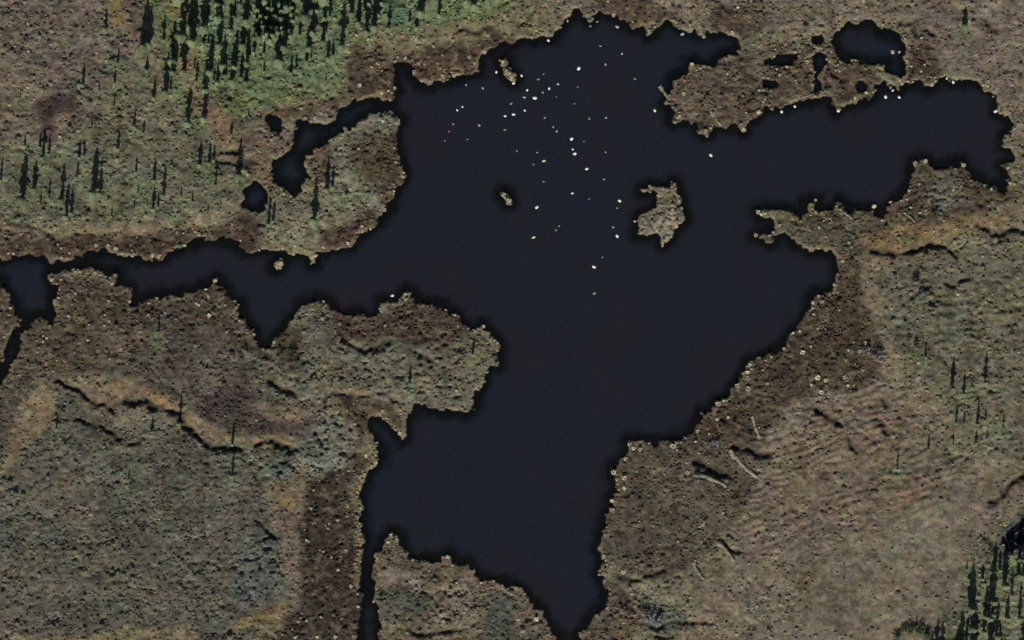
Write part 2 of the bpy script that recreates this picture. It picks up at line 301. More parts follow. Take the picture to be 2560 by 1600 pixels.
# ------------------------------------------------------------------ trees: foot and shadow tip, in pixels
TREES = [(265,79,21,1.),(368,127,-10,1.9),(410,106,34,1.1),(296,161,119,1.),(288,212,169,.9),(209,217,153,1.),(368,180,135,1.2),(421,238,127,1.5),
(386,249,196,1.2),(471,315,225,1.3),(511,304,198,1.),(337,320,267,.8),(296,376,320,.9),(360,336,299,1.2),(204,397,347,1.4),(241,490,365,1.5),
(101,370,325,1.),(114,400,317,1.4),(58,506,386,1.3),(579,339,299,1.),(550,212,148,1.8),(608,122,19,1.3),(516,116,74,1.6),(489,53,5,1.),
(622,294,265,1.),(487,175,140,1.),(529,412,352,1.6),(500,417,350,1.2),(598,444,331,1.),(87,477,400,1.2),(156,506,408,1.1),(124,498,450,.8),
(172,546,461,1.6),(194,448,395,.7),(341,434,385,.8),(389,527,466,1.5),(410,493,413,1.1),(386,455,395,.9),(280,543,516,1.),(4,453,390,.9),
(540,466,408,.9),(595,450,400,.9),(103,514,480,.8),(368,514,492,.8),(785,556,448,1.1),(822,479,388,1.5),(865,490,466,1.),(677,564,493,1.4),
(655,102,0,1.8),(690,98,-20,2.),(716,88,0,1.7),(817,53,-30,1.6),(825,150,93,1.6),(772,159,106,1.4),(733,187,132,1.4),(666,138,100,1.5),
(815,203,180,1.2),(1024,60,21,1.3),(870,66,30,1.),(860,100,70,1.3),(661,182,150,1.2),
(2409,71,11,1.3),(397,832,780,.7),(450,1062,983,1.),(582,1112,1043,.9),(582,1192,1125,1.),(143,1072,1030,.8),(381,1080,1041,1.1),(323,1199,1165,.8),
(830,969,940,.9),(1024,960,906,.9),(1182,888,845,1.1),(2378,974,885,.9),(2460,960,871,.8),(2407,987,927,.8),(2388,1060,1014,1.),
(2408,1060,1022,.9),(2441,1062,993,1.),(2461,1052,1022,1.),(2438,1109,1070,1.),(2466,1096,1068,1.),(2506,1072,1030,.8),(2319,1124,1084,1.1),
(2241,1174,1128,.8),(2381,1113,1080,.8),(2311,894,858,1.),(2425,1524,1410,1.3),(2474,1546,1446,1.7),(2454,1448,1408,1.3),(2342,1645,1535,2.),
(2402,1655,1518,2.1),(2457,1580,1505,1.1),(2516,1546,1480,1.3),(2527,1488,1432,1.),(2415,1424,1400,1.3),(2520,1400,1330,1.6),(2490,1430,1360,1.4),
(2550,1440,1330,1.6),(2553,1400,1290,1.5)]
def free(px, py, lst, r): return all((px - t[0]) ** 2 + (py - t[1]) ** 2 > r * r for t in lst)
for _ in range(200):                                  # the darkest thicket of that wood
    px, py = random.uniform(640, 735), random.uniform(10, 112)
    if free(px, py, TREES, random.uniform(10, 24)) and abs(px - 690) + abs(py - 60) < 78 and len(TREES) < 122: TREES.append((px, py, py - random.uniform(60, 110), 1.2))
for _ in range(900):                                  # the thick wood along the top edge
    px, py = random.uniform(430, 1230), random.uniform(-60, 235)
    lim = 215 - max(0, px - 640) * .34 + (60 if px < 520 else 0)
    if py < lim and free(px, py, TREES, random.uniform(14, 30)) and len(TREES) < 222:
        h = random.uniform(55, 140); TREES.append((px, py, py - h, random.uniform(.95, 1.34)))
for _ in range(300):                                  # the wood in the bottom right corner
    px, py = random.uniform(2380, 2570), random.uniform(1440, 1660)
    if px + py * .75 > 3600 and free(px, py, TREES, 27) and len(TREES) < 232:
        h = random.uniform(75, 140); TREES.append((px, py, py - h, random.uniform(.9, 1.34)))
for _ in range(200):                                  # scattered dwarf trees on the western heath
    px, py = random.uniform(5, 620), random.uniform(230, 540)
    if free(px, py, TREES, 30) and px * .3 + py > 260 and len(TREES) < 250 and not (600 < px and py > 440):
        h = random.uniform(14, 34); TREES.append((px, py, py - h, random.uniform(.8, 1.2)))
split = []
for px, py, ty, wd in TREES:
    if wd >= 1.35:
        L = py - ty
        split.append((px - 5, py, ty, 1.05))
        split.append((px + random.uniform(6, 10), py - random.uniform(2, 12), py - 8 - L * random.uniform(.6, .9), 1.0))
        if wd >= 1.7: split.append((px - random.uniform(12, 17), py - random.uniform(0, 14), py - 8 - L * random.uniform(.5, .8), 1.1))
    else: split.append((px, py, ty, wd))
TREES = split
# grass grows greener round the feet of the trees
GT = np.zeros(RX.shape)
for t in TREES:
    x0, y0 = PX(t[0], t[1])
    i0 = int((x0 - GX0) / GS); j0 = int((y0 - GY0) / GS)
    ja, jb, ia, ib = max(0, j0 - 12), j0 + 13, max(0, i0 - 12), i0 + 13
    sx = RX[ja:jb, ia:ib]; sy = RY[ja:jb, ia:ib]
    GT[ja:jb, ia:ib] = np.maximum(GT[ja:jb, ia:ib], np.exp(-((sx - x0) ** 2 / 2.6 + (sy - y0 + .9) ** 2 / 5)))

def ground_at(x, y, isl=None):
    """height and reflectance of the ground"""
    if isl is None: s = shore(x, y)
    else:
        dd = seg_dist(x, y, isl); s = np.where(inside(x, y, isl), dd, -dd) + .42 * fbm(x, y, 1.1, 2, 5) + .25 * vnoise(x, y, .5, 7) + .1
    amp = sample(ZA, x, y) if isl is None else 1.9; crk = sample(CR, x, y) * (1 + .7 * vnoise(x, y, .8, 65)).clip(0, 1.5)
    far = np.clip((np.maximum(abs(x) - 125, abs(y) - 85)) / 60, 0, 1)
    hum = .20 * fbm(x, y, 2.6, 2, 31) + .15 * np.abs(vnoise(x, y, 1.15, 32)) + .10 * vnoise(x, y, .62, 33)
    pit = np.maximum(0, vnoise(x, y, .95, 35) - .45) * .50
    fur = np.exp(-(fbm(x, y, 4.2, 2, 36) / .07) ** 2) * sstep(-.05, .45, fbm(x, y, 3.0, 2, 37)) * .30
    dx, dy = x + .8 * fbm(x, y, 4, 2, 41), y + 1.5 * fbm(x, y, 7, 2, 42)
    rip = np.sin((dy * .94 - dx * .30) * 2 * math.pi / 1.55 + 4 * fbm(x, y, 8, 3, 43)) * sstep(-.35, .4, fbm(x, y, 3.6, 2, 47))
    rip2 = np.sin((dy * .97 - dx * .22) * 2 * math.pi / 1.9 + 3 * fbm(x, y, 7, 2, 48)) * sstep(-.3, .4, fbm(x, y, 4, 2, 49))
    land = .10 + .16 * sstep(0, .5, s) + .30 * sstep(.6, 6, s) + amp * (hum - pit * (1 + 1.6 * sample(PIT, x, y)) - fur) * sstep(0, .9, s)
    land = land + sample(RIP, x, y) * (.085 * rip) + sample(RIP2, x, y) * .09 * rip2
    land = land + (.35 + .5 * fbm(x, y, 22, 2, 44)) * sstep(3, 16, s) - crk * sstep(0, .8, s)
    land = land + 5.0 * far * (fbm(x, y, 90, 3, 45) * .5 + .5)
    land = np.maximum(land, .05)
    z = np.where(s > 0, land, -.05 - np.minimum(1.5, np.maximum(0, -s) * .40))
    t = np.stack([sample(r, x, y) for r in ZR], axis=-1)
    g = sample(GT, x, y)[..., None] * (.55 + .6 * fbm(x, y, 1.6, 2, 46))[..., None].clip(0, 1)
    if isl is None:
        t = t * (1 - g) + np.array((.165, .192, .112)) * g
        m1 = sstep(.10, .75, fbm(x, y, 6.5, 3, 51))[..., None] * .25; t = t * (1 - m1) + np.array((.160, .128, .098)) * m1
        m2 = sstep(.15, .75, fbm(x, y, 5.0, 3, 52))[..., None] * .22; t = t * (1 - m2) + np.array((.125, .135, .088)) * m2
        m3 = sstep(.25, .8, fbm(x, y, 3.4, 3, 53))[..., None] * .45; t = t * (1 - m3) + np.array((.085, .066, .060)) * m3
        rim = (np.exp(-((s - .45) / .35) ** 2) * sstep(-.1, .5, fbm(x, y, 5, 2, 54)))[..., None] * .75
        t = t * (1 - rim) + np.array((.215, .180, .115)) * rim
    else:
        t[:] = (.178, .160, .116)
        m3 = sstep(.1, .7, fbm(x, y, 1.8, 2, 55))[..., None] * .6; t = t * (1 - m3) + np.array((.160, .132, .105)) * m3
    c1 = (fbm(x, y, 2.6, 3, 57) + .6 * vnoise(x, y, .9, 58))[..., None]; c2 = (fbm(x, y, 3.3, 3, 59) + .5 * vnoise(x, y, 1.1, 60))[..., None]
    t = t * (1 + c1 * np.array((.09, -.015, -.015)) + c2 * np.array((.05, .04, -.10))).clip(.3, 2)
    cl = (sstep(.12, .5, fbm(x, y, 1.15, 2, 63)) * np.clip(sample(ZP, x, y) * 9, 0, .5))[..., None]
    t = t * (1 - cl) + np.array((.158, .130, .090)) * cl
    t = t * (1 + .42 * fbm(x, y, 1.5, 3, 56) + .26 * vnoise(x, y, .8, 64) + .18 * fbm(x, y, 9, 2, 62))[..., None] * np.array((1.0, .985, .93))
    mud = np.clip(crk / .42, 0, 1)[..., None]; t = t * (1 - .8 * mud) + np.array((.030, .025, .020)) * .8 * mud
    bed = (s <= .05)[..., None]; t = np.where(bed, np.array((.022, .018, .015)), t)
    return z, t, s

# ------------------------------------------------------------------ materials
def new_mat(name):
    m = bpy.data.materials.new(name); m.use_nodes = True
    return m, m.node_tree, m.node_tree.nodes['Principled BSDF']
def noise_node(nt, scale, detail=3, coord=None):
    n = nt.nodes.new('ShaderNodeTexNoise'); n.inputs['Scale'].default_value = scale; n.inputs['Detail'].default_value = detail
    if coord: nt.links.new(coord, n.inputs['Vector'])
    return n
def ground_material(name):
    m, nt, b = new_mat(name)
    at = nt.nodes.new('ShaderNodeAttribute'); at.attribute_name = 'tint'
    geo = nt.nodes.new('ShaderNodeNewGeometry')
    n1 = noise_node(nt, 2.4, 4, geo.outputs['Position']); n2 = noise_node(nt, .55, 3, geo.outputs['Position'])
    r1 = nt.nodes.new('ShaderNodeMapRange'); r1.inputs['From Min'].default_value = .3; r1.inputs['From Max'].default_value = .7
    r1.inputs['To Min'].default_value = .66; r1.inputs['To Max'].default_value = 1.36
    nt.links.new(n1.outputs['Fac'], r1.inputs['Value'])
    mul = nt.nodes.new('ShaderNodeVectorMath'); mul.operation = 'SCALE'
    nt.links.new(at.outputs['Color'], mul.inputs[0]); nt.links.new(r1.outputs[0], mul.inputs['Scale'])
    hue = nt.nodes.new('ShaderNodeHueSaturation')
    r2 = nt.nodes.new('ShaderNodeMapRange'); r2.inputs['From Min'].default_value = .35; r2.inputs['From Max'].default_value = .65
    r2.inputs['To Min'].default_value = .48; r2.inputs['To Max'].default_value = .525
    nt.links.new(n2.outputs['Fac'], r2.inputs['Value']); nt.links.new(r2.outputs[0], hue.inputs['Hue'])
    nt.links.new(mul.outputs[0], hue.inputs['Color']); nt.links.new(hue.outputs[0], b.inputs['Base Color'])
    bump = nt.nodes.new('ShaderNodeBump'); bump.inputs['Strength'].default_value = .5; bump.inputs['Distance'].default_value = .12
    n3 = noise_node(nt, 5.0, 4, geo.outputs['Position']); nt.links.new(n3.outputs['Fac'], bump.inputs['Height'])
    nt.links.new(bump.outputs[0], b.inputs['Normal'])
    b.inputs['Roughness'].default_value = .95; b.inputs['Specular IOR Level'].default_value = .08
    return m
def plain_material(name, col, var=.3, scale=3.0, rough=.9, per_object=.0):
    m, nt, b = new_mat(name)
    geo = nt.nodes.new('ShaderNodeNewGeometry'); n = noise_node(nt, scale, 3, geo.outputs['Position'])
    r = nt.nodes.new('ShaderNodeMapRange'); r.inputs['From Min'].default_value = .3; r.inputs['From Max'].default_value = .7
    r.inputs['To Min'].default_value = 1 - var; r.inputs['To Max'].default_value = 1 + var
    nt.links.new(n.outputs['Fac'], r.inputs['Value'])
    mul = nt.nodes.new('ShaderNodeVectorMath'); mul.operation = 'SCALE'; mul.inputs[0].default_value = col
    val = r.outputs[0]
    if per_object:
        oi = nt.nodes.new('ShaderNodeObjectInfo'); r3 = nt.nodes.new('ShaderNodeMapRange')
        r3.inputs['To Min'].default_value = 1 - per_object; r3.inputs['To Max'].default_value = 1 + per_object
        nt.links.new(oi.outputs['Random'], r3.inputs['Value'])
        mm = nt.nodes.new('ShaderNodeMath'); mm.operation = 'MULTIPLY'
        nt.links.new(val, mm.inputs[0]); nt.links.new(r3.outputs[0], mm.inputs[1]); val = mm.outputs[0]
    nt.links.new(val, mul.inputs['Scale']); nt.links.new(mul.outputs[0], b.inputs['Base Color'])
    b.inputs['Roughness'].default_value = rough; b.inputs['Specular IOR Level'].default_value = .15
    return m
M_GROUND = ground_material('bog_vegetation')
M_NEEDLE = plain_material('spruce_needles', (.115, .145, .078), .35, 2.5, .9, .3)
M_BARK = plain_material('spruce_bark', (.10, .085, .07), .3, 6)
M_STRAW = plain_material('straw_grass', (.48, .44, .32), .3, 4, .9, .3)
M_SHRUB = plain_material('grey_leaves', (.19, .195, .185), .4, 4, .9, .15)
M_BUSH = plain_material('dark_leaves', (.055, .075, .035), .4, 4, .9, .15)
M_WOOD_GRASS = plain_material('weathered_wood_grass', (.23, .21, .145), .5, 2.2, .9, .2)
M_GREYWOOD = plain_material('silver_dead_wood', (.13, .13, .135), .3, 5, .9, .2)
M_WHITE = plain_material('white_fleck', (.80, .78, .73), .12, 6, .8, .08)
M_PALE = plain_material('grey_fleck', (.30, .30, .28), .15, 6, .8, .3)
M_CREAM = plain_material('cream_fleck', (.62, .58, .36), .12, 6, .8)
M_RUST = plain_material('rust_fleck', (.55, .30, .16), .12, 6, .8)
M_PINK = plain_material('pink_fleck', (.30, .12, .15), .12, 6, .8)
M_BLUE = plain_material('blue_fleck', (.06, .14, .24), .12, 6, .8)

def water_material():
    m, nt, b = new_mat('peaty_water')
    at = nt.nodes.new('ShaderNodeAttribute'); at.attribute_name = 'depth'
    geo = nt.nodes.new('ShaderNodeNewGeometry')
    ramp = nt.nodes.new('ShaderNodeValToRGB')                # dark halo painted along the shore, blue-grey farther out
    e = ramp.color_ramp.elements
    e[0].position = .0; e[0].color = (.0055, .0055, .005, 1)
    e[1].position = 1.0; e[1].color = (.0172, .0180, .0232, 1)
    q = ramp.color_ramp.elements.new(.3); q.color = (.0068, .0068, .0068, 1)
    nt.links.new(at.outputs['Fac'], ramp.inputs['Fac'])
    n1 = noise_node(nt, .07, 4, geo.outputs['Position'])
    cr = nt.nodes.new('ShaderNodeValToRGB'); ce = cr.color_ramp.elements
    ce[0].position = .30; ce[0].color = (.72, .92, 1.12, 1); ce[1].position = .70; ce[1].color = (1.12, .92, .88, 1)
    for pp, cc in ((.42, (.80, .95, 1.15, 1)), (.50, (.86, 1.0, .98, 1)), (.58, (1.0, .93, 1.06, 1))):
        q = ce.new(pp); q.color = cc
    nt.links.new(n1.outputs['Fac'], cr.inputs['Fac'])
    mx = nt.nodes.new('ShaderNodeMix'); mx.data_type = 'RGBA'; mx.blend_type = 'MULTIPLY'; mx.inputs['Factor'].default_value = 1
    nt.links.new(ramp.outputs[0], mx.inputs['A']); nt.links.new(cr.outputs[0], mx.inputs['B'])
    n2 = noise_node(nt, 1.6, 5, geo.outputs['Position'])
    r = nt.nodes.new('ShaderNodeMapRange'); r.inputs['From Min'].default_value = .3; r.inputs['From Max'].default_value = .7
    r.inputs['To Min'].default_value = .86; r.inputs['To Max'].default_value = 1.14
    nt.links.new(n2.outputs['Fac'], r.inputs['Value'])
    mul = nt.nodes.new('ShaderNodeVectorMath'); mul.operation = 'SCALE'
    nt.links.new(mx.outputs['Result'], mul.inputs[0]); nt.links.new(r.outputs[0], mul.inputs['Scale'])
    nt.links.new(mul.outputs[0], b.inputs['Base Color'])
    b.inputs['Roughness'].default_value = .12; b.inputs['IOR'].default_value = 1.33
    bump = nt.nodes.new('ShaderNodeBump'); bump.inputs['Strength'].default_value = .06; bump.inputs['Distance'].default_value = .05
    n3 = noise_node(nt, 1.1, 3, geo.outputs['Position']); nt.links.new(n3.outputs['Fac'], bump.inputs['Height'])
    nt.links.new(bump.outputs[0], b.inputs['Normal'])
    return m
M_WATER = water_material()

# ------------------------------------------------------------------ mesh helpers
COL = sc.collection
def mesh_np(name, v, f, mat, tint=None, attr=None, smooth=False):
    me = bpy.data.meshes.new(name); v = np.asarray(v, np.float32); f = np.asarray(f, np.int32)
    me.vertices.add(len(v)); me.vertices.foreach_set('co', v.ravel())
    k = f.shape[1]
    me.loops.add(f.size); me.loops.foreach_set('vertex_index', f.ravel())
    me.polygons.add(len(f)); me.polygons.foreach_set('loop_start', np.arange(0, f.size, k, dtype=np.int32))
    me.polygons.foreach_set('loop_total', np.full(len(f), k, np.int32))
    if smooth: me.polygons.foreach_set('use_smooth', np.ones(len(f), bool))
    me.update(calc_edges=True); me.validate()
    if tint is not None:
        a = me.attributes.new('tint', 'FLOAT_COLOR', 'POINT')
        a.data.foreach_set('color', np.concatenate([tint, np.ones((len(v), 1))], 1).astype(np.float32).ravel())
    if attr is not None:
        a = me.attributes.new(attr[0], 'FLOAT', 'POINT'); a.data.foreach_set('value', np.asarray(attr[1], np.float32))
    me.materials.append(mat)
    return me
def add(name, me, parent=None, loc=(0,0,0), rz=0.0, scale=(1,1,1)):
    o = bpy.data.objects.new(name, me); COL.objects.link(o)
    o.location = loc; o.rotation_euler = (0, 0, rz); o.scale = scale
    if parent: o.parent = parent
    return o
def tag(o, label, cat, group=None):
    o['label'] = label; o['category'] = cat
    if group: o['group'] = group
    return o
def grid_faces(nx, ny):
    i = np.arange(nx - 1)[None, :] + np.arange(ny - 1)[:, None] * nx
    return np.stack([i, i + 1, i + nx + 1, i + nx], -1).reshape(-1, 4)
def axis(half, step, far, n):
    core = np.arange(-half, half + step / 2, step)
    g = half + (far - half) * (np.linspace(0, 1, n + 1)[1:] ** 3)
    g = np.maximum(g, half + step * np.arange(1, n + 1))
    return np.concatenate([-g[::-1], core, g])

# ------------------------------------------------------------------ ground and water
ax_, ay_ = axis(108, .25, 3000, 26), axis(69, .25, 3000, 26)
X, Y = np.meshgrid(ax_, ay_); x, y = X.ravel(), Y.ravel()
z, t, s = ground_at(x, y)
ground = add('ground', mesh_np('ground', np.stack([x, y, z], 1), grid_faces(len(ax_), len(ay_)), M_GROUND, tint=t, smooth=True))
ground['kind'] = 'structure'
ax_, ay_ = axis(108, .6, 135, 20), axis(69, .6, 100, 20)
X, Y = np.meshgrid(ax_, ay_); x, y = X.ravel(), Y.ravel()
sw = shore(x, y)
for p in ISLANDS.values():
    q = PA(p); dd = seg_dist(x, y, q); sw = np.where(inside(x, y, q), dd, np.maximum(sw, -dd))
dep = sstep(.1, 2.8, -sw)  # ramp value from shore distance, drives the painted dark rim
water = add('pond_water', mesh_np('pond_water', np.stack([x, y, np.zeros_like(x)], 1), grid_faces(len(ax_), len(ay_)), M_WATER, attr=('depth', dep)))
water['kind'] = 'structure'
ISL_LABEL = {'main': 'ragged pale grassy island alone in the open pond', 'lone': 'tiny pale yellow islet in the middle of the pond',
 'north': 'small broken grassy islet off the north shore', 'spit': 'small ochre islet off the tip below the western peninsula'}
for k, p in ISLANDS.items():
    q = PA(p); c = q.mean(0); e = (q.max(0) - q.min(0)) / 2 + .9; m = (q.max(0) + q.min(0)) / 2
    ix = np.arange(-e[0], e[0], .18) + m[0]; iy = np.arange(-e[1], e[1], .18) + m[1]
    X, Y = np.meshgrid(ix, iy); x, y = X.ravel(), Y.ravel()
    z, t, s = ground_at(x, y, q)
    f = grid_faces(len(ix), len(iy)); f = f[(z[f] > -.4).any(1)]
    o = add('island', mesh_np('island', np.stack([x, y, z], 1), f, M_GROUND, tint=t, smooth=True))
    o['kind'] = 'structure'; o['label'] = ISL_LABEL[k]

def z_at(px, py):
    x0, y0 = PX(px, py); a = np.array([x0]); b = np.array([y0])
    for p in ISLANDS.values():
        q = PA(p)
        if inside(a, b, q)[0]: return float(ground_at(a, b, q)[0][0])
    return max(0.0, float(ground_at(a, b)[0][0]))

# ------------------------------------------------------------------ ground cover: too many tufts to count
def tuft_field(n):
    x = rng.uniform(-104, 104, n); y = rng.uniform(-66, 66, n)
    z, t, s = ground_at(x, y)
    for p in ISLANDS.values():
        q = PA(p); k = 260
        xi = rng.uniform(q[:,0].min() - .3, q[:,0].max() + .3, k); yi = rng.uniform(q[:,1].min() - .3, q[:,1].max() + .3, k)
        zi, ti, si = ground_at(xi, yi, q)
        x = np.concatenate([x, xi]); y = np.concatenate([y, yi]); z = np.concatenate([z, zi]); t = np.concatenate([t, ti]); s = np.concatenate([s, si])
    n = len(x)
    keep = (s > .10) & (rng.random(n) < .35 + .9 * sstep(-.2, .5, fbm(x, y, 3.5, 2, 61))) & (rng.random(n) < sample(ZD, x, y)) & (sample(CR, x, y) < .12)
    x, y, z, t, s = x[keep], y[keep], z[keep], t[keep], s[keep]; n = len(x)
    pale = rng.random(n) < sample(ZP, x, y)
    edge = (s < .9) & (rng.random(n) < .16); pale |= edge
    br = np.where(pale, 1.0, rng.uniform(.6, 1.32, n))
    tt = np.where(pale[:, None], np.array((.33, .29, .20)) * rng.uniform(.6, 1.15, n)[:, None], t * br[:, None])
    hueshift = rng.normal(0, .07, (n, 3)); tt = np.clip(tt * (1 + hueshift), .01, .8)
    r = rng.uniform(.15, .40, n) * np.where(pale, 1.0, 1.0 + .5 * (rng.random(n) < .12))
    h = r * np.where(pale, rng.uniform(.4, .8, n), rng.uniform(.16, .58, n))
    K = 6; ang = np.linspace(0, 2 * np.pi, K, endpoint=False)
    jit = rng.uniform(.6, 1.35, (n, K)); a0 = rng.uniform(0, 6.28, n)
    A = a0[:, None] + ang[None]
    v = np.zeros((n, 2 * K + 1, 3))
    v[:, :K, 0] = x[:, None] + np.cos(A) * r[:, None] * jit; v[:, :K, 1] = y[:, None] + np.sin(A) * r[:, None] * jit
    v[:, :K, 2] = (z - .10)[:, None]
    j2 = rng.uniform(.45, .95, (n, K))
    v[:, K:2*K, 0] = x[:, None] + np.cos(A + .4) * r[:, None] * j2; v[:, K:2*K, 1] = y[:, None] + np.sin(A + .4) * r[:, None] * j2
    v[:, K:2*K, 2] = z[:, None] + h[:, None] * rng.uniform(.35, 1.0, (n, K))
    v[:, 2*K, 0] = x + rng.uniform(-.3, .3, n) * r; v[:, 2*K, 1] = y + rng.uniform(-.3, .3, n) * r; v[:, 2*K, 2] = z + h * .85
    f = []
    for i in range(K):
        j = (i + 1) % K
        f += [(i, j, K + i), (j, K + j, K + i), (K + i, K + j, 2 * K)]
    f = (np.array(f)[None] + (np.arange(n) * (2 * K + 1))[:, None, None]).reshape(-1, 3)
    tv = np.repeat(tt, 2 * K + 1, axis=0)
    return v.reshape(-1, 3), f, tv
v, f, tv = tuft_field(75000)
cover = add('ground_cover', mesh_np('ground_cover', v, f, M_GROUND, tint=tv)); cover['kind'] = 'stuff'
tag(cover, 'low heath and sedge tufts covering the bog round the pond', 'ground cover')

# ------------------------------------------------------------------ labels: a region, then the place in its row
ORD = ['first','second','third','fourth','fifth','sixth','seventh','eighth','ninth','tenth','eleventh','twelfth','thirteenth','fourteenth','fifteenth',
 'sixteenth','seventeenth','eighteenth','nineteenth','twentieth']
def ordinal(i):
    return ORD[i] if i < 20 else ['', '', 'twenty', 'thirty', 'forty', 'fifty', 'sixty', 'seventy'][(i + 1) // 10] + ('-' + ORD[(i + 1) % 10 - 1] if (i + 1) % 10 else 'th')
def label_row(items, desc, cat, where, group):
    """items: (px, py, object); numbered from the left inside each region"""
    reg = {}
    for px, py, o, dsc in items: reg.setdefault(where(px, py), []).append((px, o, dsc))
    for r, lst in reg.items():
        lst.sort(key=lambda q: q[0])
        for i, (px, o, dsc) in enumerate(lst):
            lab = f'{dsc or desc} {r}' + (f', {ordinal(i)} from left' if len(lst) > 1 else '')
            tag(o, lab, cat, group)

# ------------------------------------------------------------------ spruces
def spruce_meshes(seed):
    r = random.Random(seed); V, F = [], []
    tiers = 15
    for k in range(tiers):
        u = k / (tiers - 1); zc = .06 + .90 * u
        R = ((1 - u) ** .38 * (.45 + .55 * min(1, u * 2.5)) * .132 * r.uniform(.5, 1.45)) + .012
        nb = 9 if u < .7 else 6; a0 = r.uniform(0, 6.28)
        for b in range(nb):
            a = a0 + b * 6.283 / nb + r.uniform(-.25, .25); L = R * r.uniform(.65, 1.25); wd = L * r.uniform(.34, .5)
            ca, sa = math.cos(a), math.sin(a); dz = -.22 * L - r.uniform(0, .03)
            p = [(0, 0, zc + .035), (ca*L*.55 - sa*wd, sa*L*.55 + ca*wd, zc + dz*.4), (ca*L, sa*L, zc + dz), (ca*L*.55 + sa*wd, sa*L*.55 - ca*wd, zc + dz*.4),
                 (ca*L*.5, sa*L*.5, zc + .03)]
            n = len(V); V += p; F += [(n, n+1, n+4), (n+1, n+2, n+4), (n+2, n+3, n+4), (n+3, n, n+4)]
    n = len(V); V += [(0, 0, 1.03), (.012, 0, .92), (-.006, .01, .92), (-.006, -.01, .92)]; F += [(n, n+1, n+2), (n, n+2, n+3), (n, n+3, n+1)]
    crown = mesh_np('crown', V, F, M_NEEDLE)
    TV, TF = [], []
    for j, (zz, rr) in enumerate([(-.08, .030), (.05, .022), (.5, .013), (.97, .003)]):
        for i in range(6): TV.append((rr * math.cos(i * 1.047), rr * math.sin(i * 1.047), zz))
    for j in range(3):
        for i in range(6): TF.append((j*6+i, j*6+(i+1)%6, j*6+6+(i+1)%6, j*6+6+i))
    return crown, mesh_np('trunk', TV, TF, M_BARK)
SPR = [spruce_meshes(100 + k) for k in range(6)]
def tree_where(px, py):
    if px > 2330 and py > 1300: return 'in the bottom right wood'
    if px > 2200 and 840 < py < 1250: return 'on the olive heath by the right edge'
    if px > 2200: return 'on the tan bog at top right'
    if px > 640 and py > 330 and py < 700: return 'on the western peninsula'
    if py > 700: return 'on the heath south of the west channel'
    if px >= 850: return 'at the right end of the top wood'
    if px >= 560 and py < 100: return 'at the top edge of the dense wood'
    if px >= 560: return 'on the lower fringe of the dense wood'
    if px >= 400 and py < 340: return 'on the left side of the top wood'
    if py < 340: return 'on the upper left heath'
    if px >= 300: return 'on the left heath near the inner channel'
    return 'on the far left heath above the channel'
items = []
for i, (px, py, ty, wd) in enumerate(TREES):
    L = (py - ty) * S
    h = max(.9, L * math.tan(SUN_EL) * 1.04); x0, y0 = PX(px, py)
    z0 = z_at(px, py) if -90 < py < 1690 else .6
    root = bpy.data.objects.new('spruce_tree', None); COL.objects.link(root)
    root.location = (x0, y0, z0 - .02); root.rotation_euler = (0, 0, random.uniform(0, 6.28))
    wdt = h * wd * (1.0 if h > 3 else 1.25)
    root.scale = (wdt, wdt, h)
    c, tr = SPR[i % 6]
    add('crown', c, root); add('trunk', tr, root)
    dsc = 'tall spruce' if h > 5 else ('small spruce' if h < 2.2 else 'slender spruce')
    items.append((px, py, root, dsc))
label_row(items, None, 'tree', tree_where, 'spruces on the bog')

# ------------------------------------------------------------------ tussocks along the water
def tussock_mesh(seed):
    r = random.Random(seed); V, F = [], []
    for k in range(34):
        a = r.uniform(0, 6.283); L = r.uniform(.45, .85); el = r.uniform(.35, 1.3); wd = r.uniform(.12, .24)
        ca, sa = math.cos(a), math.sin(a); m = L * .55 * math.cos(el); e = L * math.cos(el * .7)
        zm = L * .75 * math.sin(el); ze = max(.02, zm * .75)
        n = len(V)
        V += [(-sa*wd*.5, ca*wd*.5, 0), (sa*wd*.5, -ca*wd*.5, 0), (ca*m - sa*wd, sa*m + ca*wd, zm), (ca*m + sa*wd, sa*m - ca*wd, zm), (ca*e, sa*e, ze)]
        F += [(n, n+1, n+3), (n, n+3, n+2), (n+2, n+3, n+4)]
    n = len(V); K = 8
    for rad, zz in ((.62, -.05), (.42, .26)):
        for i in range(K): V.append((rad * r.uniform(.75, 1.2) * math.cos(i * .785), rad * r.uniform(.75, 1.2) * math.sin(i * .785), zz))
    V.append((0, 0, .36))
    for i in range(K): j = (i + 1) % K; F += [(n+i, n+j, n+K+j), (n+i, n+K+j, n+K+i), (n+K+i, n+K+j, n+2*K)]
    return mesh_np('grass_tussock', V, F, M_STRAW)
TUS = [tussock_mesh(300 + k) for k in range(4)]
